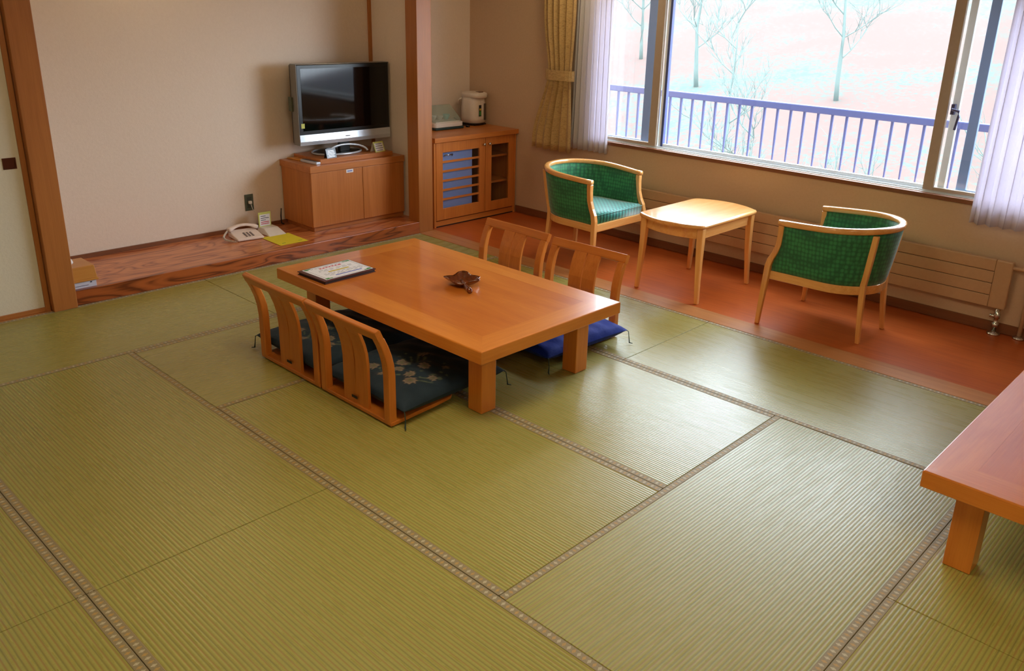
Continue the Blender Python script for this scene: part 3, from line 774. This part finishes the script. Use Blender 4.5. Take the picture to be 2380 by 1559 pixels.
def card(name, label, loc, rz, w_, h_, tilt, m, edge=None, lines=4, ink=None, depth=.05):
    t = thing(name, label, 'card', loc, rz)        # stands along local y, faces +x
    a = math.tan(tilt)*h_
    MB().loft([[(0, -w_/2, 0), (.0015, -w_/2, 0), (.0015, w_/2, 0), (0, w_/2, 0)], [(-a, -w_/2, h_), (-a+.0015, -w_/2, h_), (-a+.0015, w_/2, h_), (-a, w_/2, h_)]]).build('front_leaf', edge or m, t)
    MB().loft([[(-2*a, -w_/2, 0), (-2*a-.0015, -w_/2, 0), (-2*a-.0015, w_/2, 0), (-2*a, w_/2, 0)], [(-a, -w_/2, h_), (-a-.0015, -w_/2, h_), (-a-.0015, w_/2, h_), (-a, w_/2, h_)]]).build('back_leaf', m, t)
    def q(y0, y1, z0, z1, off):
        f_ = lambda y, z: (-a*z/h_+.0015+off, y, z)
        return [f_(y0, z0), f_(y1, z0), f_(y1, z1), f_(y0, z1)]
    def quad(mb, y0, y1, z0, z1, o1, o2): mb.loft([q(y0, y1, z0, z1, o1), q(y0, y1, z0, z1, o2)])
    if edge:
        b = MB(); quad(b, -w_/2*.84, w_/2*.84, h_*.08, h_*.86, .0, .0004); b.build('printed_face', m, t)
    b = MB()
    for i in range(lines):
        zc = h_*(.78-i*.62/max(1, lines-1)); L = w_*(.30+.08*((i*7) % 3)/2)
        quad(b, -L, L, zc-h_*.025, zc+h_*.025, .0004, .0007)
    b.build('printed_lines', ink or M_ink, t)
    return t
card('tent_card', 'small white folded card with yellow-green edge right of the television foot', (-.335, -.135, RZ), .15, .115, .082, .35, M_paper, M_ygreen)
card('sign_stand', 'small dark acrylic sign standing in front of the television foot', (-.320, -.625, RZ), .10, .098, .072, .25, M_acryl, None, 5, M_silver)
# remote and wooden strip on cabinet
rm = thing('remote_control', 'grey remote control lying on the cabinet corner', 'remote', (-.405, -.775, TZ), .06)
MB().box(-.10, .11, -.022, .022, .0, .020).build('body', M_silver, rm, bevel=.005)
k_ = MB(); [k_.box(-.08+i*.018, -.070+i*.018, -.012+j*.010, -.006+j*.010, .020, .0215) for i in range(9) for j in range(3)]; k_.build('buttons', M_key, rm)
ws = thing('wooden_shoehorn', 'slim amber wooden strip lying behind the remote control', 'shoehorn', (-.595, -.775, TZ), .05)
MB().loft([[(-.095, -.030, .001), (-.095, .030, .001), (-.095, .030, .008), (-.095, -.030, .008)], [(-.05, -.033, .001), (-.05, .033, .001), (-.05, .033, .012), (-.05, -.033, .012)], [(.08, -.016, .001), (.08, .016, .001), (.08, .016, .012), (.08, -.016, .012)]]).build('strip', M_amber, ws, bevel=.002)

# ------------------------------------------------------------------ telephone corner
PZ = .0965
ph = thing('telephone', 'white push-button telephone on the alcove platform', 'telephone', (-.475, -1.335, PZ), -.12)
MB().loft([[(-.095, -.105, .0), (.095, -.105, .0), (.095, .105, .0), (-.095, .105, .0)], [(-.095, -.105, .05), (.100, -.105, .018), (.100, .105, .018), (-.095, .105, .05)]]).build('base', M_pink, ph, bevel=.008, seg=3)
k_ = MB()
for i in range(4):
    for j in range(3):
        x = -.005+i*.021; y = -.018+j*.026; z = .05-(x+.095)/.195*.032
        k_.box(x-.006, x+.006, y-.007, y+.007, z-.002, z+.0035)
k_.build('keypad', M_key, ph)
pts = [(-.065, -.115+.23*i/16, .058+.030*math.sin(PI*i/16)) for i in range(17)]
MB().sweep(pts, rrect(.036, .022, .008), scales=[1.35, 1.4, 1.25, 1, .9, .85, .82, .8, .8, .8, .82, .85, .9, 1, 1.25, 1.4, 1.35]).build('handset', M_pink, ph, smooth=True)
pts = []
for i in range(170):
    u = i/169; a = u*PI*1.55; cx = .02+.095*math.cos(2.5-a*.9)*1.0; cy = -.165+.045*math.sin(2.4-a*1.15)*1.0
    base = Vector((-.06, -.12, .045)).lerp(Vector((.06, -.10, .008)), u)
    out = math.sin(PI*u); c = Vector((-.06+.17*u, -.12-.060*out, .045*(1-u)**2+.010)); b = u*2*PI*24
    pts.append((c.x+.006*math.cos(b), c.y+.003*math.cos(b), c.z+.006*math.sin(b)))
MB().tube(pts, .0028, 5).build('coiled_cord', M_cream, ph, smooth=True)
ol = thing('wall_outlet', 'dark grey wall socket with a cream plug above the telephone', 'outlet', (-.70, -1.168, .311))
MB().box(.0, .006, -.037, .037, -.066, .066).build('cover_plate', M_outlet, ol, bevel=.002)
MB().box(.006, .0075, -.020, .020, -.045, .045).build('socket_insert', plain('socket_dark', lin(60, 62, 46), .5), ol)
MB().box(.0075, .028, -.013, .013, -.008, .014).build('plug', M_cream, ol, bevel=.003)
cd = thing('phone_line', 'thin cream cord running from the wall socket down to the telephone', 'cord', (-.68, -1.168, .311))
MB().tube([(.006, 0, -.004), (.01, .01, -.05), (.012, .045, -.10), (.02, .085, -.145), (.03, .11, -.190), (.03, .09, -.211), (.08, .0, -.211), (.11, -.06, -.195)], .0024, 6).build('wire', M_cream, cd, smooth=True)
nh = thing('note_holder', 'cream sloped note holder with an upright printed card', 'holder', (-.470, -1.120, PZ), 0)
MB().loft([[(-.10, -.075, 0), (.10, -.075, 0), (.10, .075, 0), (-.10, .075, 0)], [(-.09, -.06, .045), (-.005, -.06, .045), (-.005, .06, .045), (-.09, .06, .045)]]).build('base', M_cream, nh, bevel=.004)
MB().box(-.072, -.066, -.066, .040, .043, .160).build('card_plate', M_ygreen, nh)
MB().box(-.066, -.0655, -.058, .032, .050, .142).build('card_paper', M_paper, nh)
k_ = MB(); [k_.box(-.0655, -.065, -.048, .022 if i % 2 else -.005, .126-i*.016, .131-i*.016) for i in range(3)]; k_.build('printed_lines', M_ink, nh)
k_ = MB(); [k_.box(-.0655, -.065, -.048, .022, .078-i*.014, .084-i*.014) for i in range(2)]; k_.build('red_lines', M_red, nh)
yp = thing('yellow_paper', 'yellow sheet of paper on the platform edge beside the telephone', 'paper', (-.245, -1.142, PZ), -.02)
MB().loft([[(-.147, -.118, z), (.150, -.118, z), (.150, .118, z), (-.147, .118, z)] for z in (.0006, .0018)]).build('sheet', M_yellow, yp)
k_ = MB(); [k_.box(.10, .108, -.08+i*.14, -.05+i*.14, .0018, .0022) for i in range(2)]; k_.build('print', M_greeni, yp)
pc = thing('power_cable', 'dark cable hanging down behind the television cabinet', 'cable', (-.680, -.898, PZ))
MB().tube([(0, 0, .13), (-.004, -.004, .07), (0, -.006, .02), (.0, -.004, .004), (.03, .0, .003)], .005, 6).build('wire', M_black, pc, smooth=True)

# tissue box
tb = thing('tissue_box', 'wooden tissue box cover with a white tissue, beside the left pillar', 'box', (-.140, -2.715, PZ), 0)
MB().box(-.10, .112, -.11, .098, .0, .050).build('paper_carton', plain('carton', lin(206, 208, 232), .6), tb, bevel=.002)
k_ = MB(); k_.box(.112, .1125, -.03, .05, .014, .017); k_.box(.112, .1125, -.07, -.055, .030, .038); k_.box(.112, .1125, .06, .072, .028, .036); k_.build('carton_print', M_ink, tb)
MB().loft([[(-.118, -.125, .043), (.124, -.125, .043), (.124, .112, .043), (-.118, .112, .043)], [(-.118, -.125, .056), (.124, -.125, .056), (.124, .112, .056), (-.118, .112, .056)]]).build('cover_lip', M_oak, tb, bevel=.003)
MB().loft([[(-.112, -.12, .055), (.119, -.12, .055), (.119, .107, .055), (-.112, .107, .055)], [(-.102, -.112, .138), (.108, -.112, .138), (.108, .100, .138), (-.102, .100, .138)]]).build('wooden_cover', M_oak, tb, bevel=.004)
vs = []; N = 12; rnd = random.Random(3); rings = []
for z, r in [(.137, .030), (.146, .025), (.158, .020), (.170, .013), (.180, .005)]:
    rings.append([(-.02+r*(1+.35*math.sin(3*a+z*40))*math.cos(a)*1.2, -.01+r*(1+.3*math.cos(2*a+z*60))*math.sin(a), z) for a in [2*PI*i/N for i in range(N)]])
MB().loft(rings).build('tissue', M_paper, tb, smooth=True)

# ------------------------------------------------------------------ sideboard in the alcove
sb = thing('sideboard', 'wooden sideboard with two glazed doors in the corner', 'cabinet', (-.70, .205, -.004))
D, Wd, Hh = .655, 1.005, .785
MB().box(0, D+.022, -.005, Wd+.008, Hh-.042, Hh).build('top_board', W['cab2_y'], sb, bevel=.003)
MB().box(0, D, .0, .022, .0, Hh-.042).build('side_panel', W['cab2_z'], sb, bevel=.002)
MB().box(0, D, Wd-.026, Wd-.004, .0, Hh-.042).build('side_panel', W['cab2_z'], sb, bevel=.002)
MB().box(.0, .012, .022, Wd-.026, .05, Hh-.042).build('back_panel', M_cabin, sb)
MB().box(.012, D-.03, .022, Wd-.026, .05, .075).build('floor_board', M_cabin, sb)
MB().box(.012, D-.03, .575, .593, .075, Hh-.042).build('divider', M_cabin, sb)
for z in (.30, .54): MB().box(.012, D-.06, .593, Wd-.026, z, z+.018).build('shelf', W['cab2_y'], sb)
MB().box(D-.03, D-.012, .022, Wd-.026, .008, .052).build('toe_board', W['cab2_y'], sb)
MB().box(D-.028, D-.006, .022, Wd-.026, .0, .008).build('toe_strip', M_black, sb)
def gdoor(y0, y1, z0, z1, ia, ib, ja, jb, slats):
    d = MB(); d.box(D-.020, D, y0, y0+ia, z0, z1); d.box(D-.020, D, y1-ib, y1, z0, z1); d.box(D-.020, D, y0+ia, y1-ib, z0, z0+ja); d.box(D-.020, D, y0+ia, y1-ib, z1-jb, z1)
    o = d.build('door', W['cab2_z'], sb, bevel=.0015)
    MB().box(D-.014, D-.010, y0+ia, y1-ib, z0+ja, z1-jb).build('pane', M_cabglass, o)
    for i in range(slats):
        z = z0+ja+(z1-jb-z0-ja)*(i+1)/(slats+1); MB().box(D-.010, D-.002, y0+ia, y1-ib, z-.009, z+.009).build('slat', W['cab2_y'], o)
    return o
da = gdoor(.026, .607, .062, .738, .075, .075, .100, .085, 5)
db = gdoor(.611, .975, .062, .738, .075, .065, .085, .070, 0)
for y, o in ((.583, da), (.650, db)):
    MB().tube([(D, y, .680), (D+.010, y, .680), (D+.012, y, .680), (D+.022, y, .680), (D+.024, y, .680)], .013, 12, [.4, .4, 1, 1, .5]).build('knob', M_chrome, o, smooth=True)
mf = thing('mini_fridge', 'pale blue minibar fridge behind the slatted sideboard door', 'fridge', (-.62, .245, .0715))
MB().box(0, .50, .0, .46, .03, .60).build('body', M_fridge, mf, bevel=.005)
MB().box(.502, .540, .0, .44, .04, .60).build('door', M_fridge, mf, bevel=.008)
MB().tube([(.540, .10, .535), (.556, .11, .55), (.556, .19, .55), (.540, .20, .535)], .005, 8).build('handle', M_chrome, mf, smooth=True)
MB().box(.02, .48, .01, .45, .0, .034).build('base', M_black, mf)

# thermos pot
SZ = .782
po = thing('electric_kettle', 'white electric water pot standing on the sideboard', 'kettle', (-.505, 1.088, SZ), .12)
po.scale = (1, 1, 1.14)
MB().loft([[(x*1.0, y, .0) for x, y in rrect(.20, .20, .07)], [(x, y, .018) for x, y in rrect(.205, .205, .07)]]).build('dark_base', M_black, po, smooth=False)
MB().loft([[(x*k, y*k, z) for x, y in rrect(.20, .20, .075, 6)] for k, z in [(1.0, .018), (1.02, .06), (1.02, .15), (.97, .20), (.93, .222)]]).build('body', M_cream, po, smooth=True)
MB().loft([[(x*k+.012, y*k, z) for x, y in rrect(.235, .19, .075, 6)] for k, z in [(.90, .218), (1.0, .226), (1.02, .245), (.98, .258), (.70, .266), (.2, .268)]]).build('lid', M_cream, po, smooth=True)
MB().box(.05, .10, -.03, .03, .262, .270).build('push_pad', plain('pad_brown', lin(110, 66, 50), .4), po, bevel=.003)
MB().box(.100, .1045, -.022, .022, .075, .20).build('front_strip', M_cream, po, bevel=.001)
MB().box(.1035, .107, .030, .062, .04, .175).build('water_gauge', plain('gauge', lin(86, 74, 58), .3), po, bevel=.002)
MB().box(.1035, .1065, -.040, -.008, .075, .165).build('label_black', M_black, po)
MB().box(.1060, .1070, -.036, -.012, .082, .115).build('label_green', M_greeni, po)
MB().box(.1060, .1070, -.036, -.012, .122, .138).build('label_gold', M_gold, po)
MB().tube([(-.06, -.10, .215), (-.085, -.115, .20), (-.10, -.105, .16)], .006, 8).build('carry_handle', M_cream, po, smooth=True)
for y in (-.07, .07): MB().box(.06, .09, y-.012, y+.012, -.0, .01).build('foot', M_black, po)
kc = thing('kettle_cable', 'black cable between the cup box and the water pot', 'cable', (-.44, .93, SZ))
MB().tube([(-.12, -.04, .07), (-.10, -.02, .05), (-.06, .01, .008), (.02, .0, .006), (.05, -.02, .006)], .005, 6).build('wire', M_black, kc, smooth=True)
MB().box(.04, .07, -.035, -.008, .0, .014).build('plug', M_black, kc, bevel=.003)
# cup box
cb = thing('cup_box', 'cup case with clear lid on the sideboard, half behind the pillar', 'box', (-.47, .665, SZ), 0)
MB().box(-.105, .115, -.17, .17, .0, .022).build('rubber_base', M_green_d, cb, bevel=.006)
MB().loft([[(x, y, z) for x, y in rrect(.22, .34, .03)] for z in (.022, .062)]).build('tray', M_cream, cb, bevel=.004)
MB().box(-.085, .085, -.14, .14, .062, .068).build('mat', M_cream, cb)
rings = []
sec = [(-.10, .062), (-.10, .185), (-.088, .198), (-.06, .198), (.085, .085), (.085, .068)]
lid = MB()
for (xa, za), (xb, zb_) in zip(sec[:-1], sec[1:]):
    lid.loft([[(xa, -.15, za), (xa, .15, za), (xa+.002, .15, za+.001), (xa+.002, -.15, za+.001)], [(xb, -.15, zb_), (xb, .15, zb_), (xb+.002, .15, zb_+.001), (xb+.002, -.15, zb_+.001)]])
for y in (-.15, .15):
    lid.loft([[(x, y, z) for x, z in sec], [(x, y+.002, z) for x, z in sec]])
lid.build('clear_lid', M_lid, cb)
for i, (x, y, m) in enumerate([(-.045, .09, M_teal), (-.045, .01, M_cream), (-.045, -.07, M_cream)]):
    c = thing('tea_cup', ['pale blue tea cup inside the clear cup box', 'white tea cup in the middle of the cup box', 'white tea cup in the cup box nearest the pillar'][i], 'cup', (-.47+x, .665+y, SZ+.0685), 0)
    MB().lathe([(.018, 0), (.020, .004), (.034, .030), (.036, .045), (.033, .045), (.030, .030), (.010, .008)], 0, 0, 20).build('cup_body', m, c, smooth=True)

# ------------------------------------------------------------------ on the low table: menu and carved leaf
TZ2 = .392
mn = thing('menu_binder', 'brown leather menu binder with a printed sheet on top', 'menu', (1.538, -1.868, TZ2), .035)
mn.scale = (.865, 1, 1)
MB().box(-.150, .148, -.172, .178, .0, .004).build('back_cover', M_leather, mn, bevel=.0015)
MB().box(-.144, .144, -.166, .172, .004, .015).build('pages', M_pages, mn)
MB().box(-.151, .149, -.174, .179, .015, .020).build('front_cover', M_leather, mn, bevel=.002)
MB().box(-.138, .130, -.150, .172, .020, .0208).build('printed_sheet', M_paper, mn)
zz = .0208
def ink(nm, m, rects, h_=.0003):
    k = MB()
    for a, b, c, d in rects: k.box(a, b, c, d, zz, zz+h_)
    k.build(nm, m, mn)
ink('title_banner', M_red, [(-.098, -.080, -.062, -.030), (-.100, -.082, -.030, .0), (-.100, -.082, .0, .040), (-.098, -.080, .040, .085)])
ink('title_letters', M_paper, [(-.096, -.085, -.05+i*.021, -.04+i*.021) for i in range(6)], .0005)
ink('gold_banner', M_gold, [(-.010, .008, -.055, .085)])
ink('blue_band', M_bluei, [(.080, .092, -.06, .12)])
ink('border_line', M_ink, [(-.126, -.1245, -.135, .157), (.118, .1195, -.135, .157), (-.126, .1195, -.137, -.1355), (-.126, .1195, .157, .1585)])
rr = random.Random(4); L = []
for i in range(9):
    x = -.112+i*.024 if i < 1 else -.072+i*.0195
    if abs(x) < .014 or .074 < x < .096: continue
    y = -.115+rr.uniform(0, .03)
    while y < .13:
        l = rr.uniform(.012, .035); L.append((x, x+.0035, y, y+l)); y += l+rr.uniform(.005, .02)
ink('text_lines', M_ink, L)
ink('corner_leaves', M_greeni, [(-.131, -.113, -.143, -.118), (-.131, -.121, -.118, -.100), (-.131, -.113, .140, .165), (-.131, -.121, .118, .140), (.103, .124, -.143, -.118), (.112, .124, -.118, -.10), (.103, .124, .140, .165), (.112, .124, .118, .140)])

lf = thing('leaf_tray', 'dark carved wooden leaf-shaped dish with a thick stem', 'dish', (2.165, -1.478, TZ2), 0)
def leafR(a):
    lobes = [(-2.75, .115, .30), (2.35, .105, .32), (1.25, .112, .32), (.25, .118, .30), (-1.75, .080, .5)]
    r = .082
    for c, L_, wd in lobes:
        d = (a-c+PI) % (2*PI)-PI; r = max(r, .082+(L_-.082)*max(0, 1-abs(d)/(wd*1.6))**1.3)
    return r
NA = 120; ringsU = []; ringsL = []
for k in range(9):
    u = (k/8)
    ringsU.append([(math.cos(a)*leafR(a)*u if u > 0 else math.cos(a)*.002, math.sin(a)*leafR(a)*u if u > 0 else math.sin(a)*.002, .010+.034*u**2.4*(1+.25*math.sin(3*a+1))+.0015*math.sin(10*a)*u) for a in [2*PI*i/NA for i in range(NA)]])
for k in range(9):
    u = 1-k/8
    ringsL.append([(math.cos(a)*max(.002, leafR(a)*u*.985), math.sin(a)*max(.002, leafR(a)*u*.985), .002+.034*u**2.4*(1+.25*math.sin(3*a+1))*(1 if u > .5 else u*2)+.0) for a in [2*PI*i/NA for i in range(NA)]])
MB().loft(ringsU+ringsL).build('leaf_bowl', W['darkwood'], lf, smooth=True)
MB().tube([(.01, -.01, .030), (.04, -.025, .030), (.08, -.045, .026), (.125, -.066, .022), (.152, -.080, .020)], .0140, 14, [.75, .7, .8, .95, 1.1]).build('stem', W['darkwood'], lf, smooth=True)

# ------------------------------------------------------------------ ceiling lamps (out of frame, warm); all but the alcove one are added fill
M_lamp = emit('lamp_diffuser', (1.0, .84, .56, 1), LAMP_W)
for (x, y, s, lab) in [(1.1, .70, .17, 'small square fill lamp added above the sideboard corner, unseen'), (-.38, -1.9, .11, 'small ceiling lamp above the alcove platform'), (3.2, -2.6, .36, 'square fill lamp added above the tatami room, unseen'), (6.3, -3.4, .36, 'square fill lamp added behind the camera, unseen')]:
    cl = thing('unseen_ceiling_lamp', lab, 'lamp', (x, y, CZ)); MB().box(-s, s, -s, s, -.09, -.03).build('diffuser', M_lamp, cl, bevel=.01)
    MB().box(-s-.02, s+.02, -s-.02, s+.02, -.03, .0).build('frame', W['post_x'], cl)
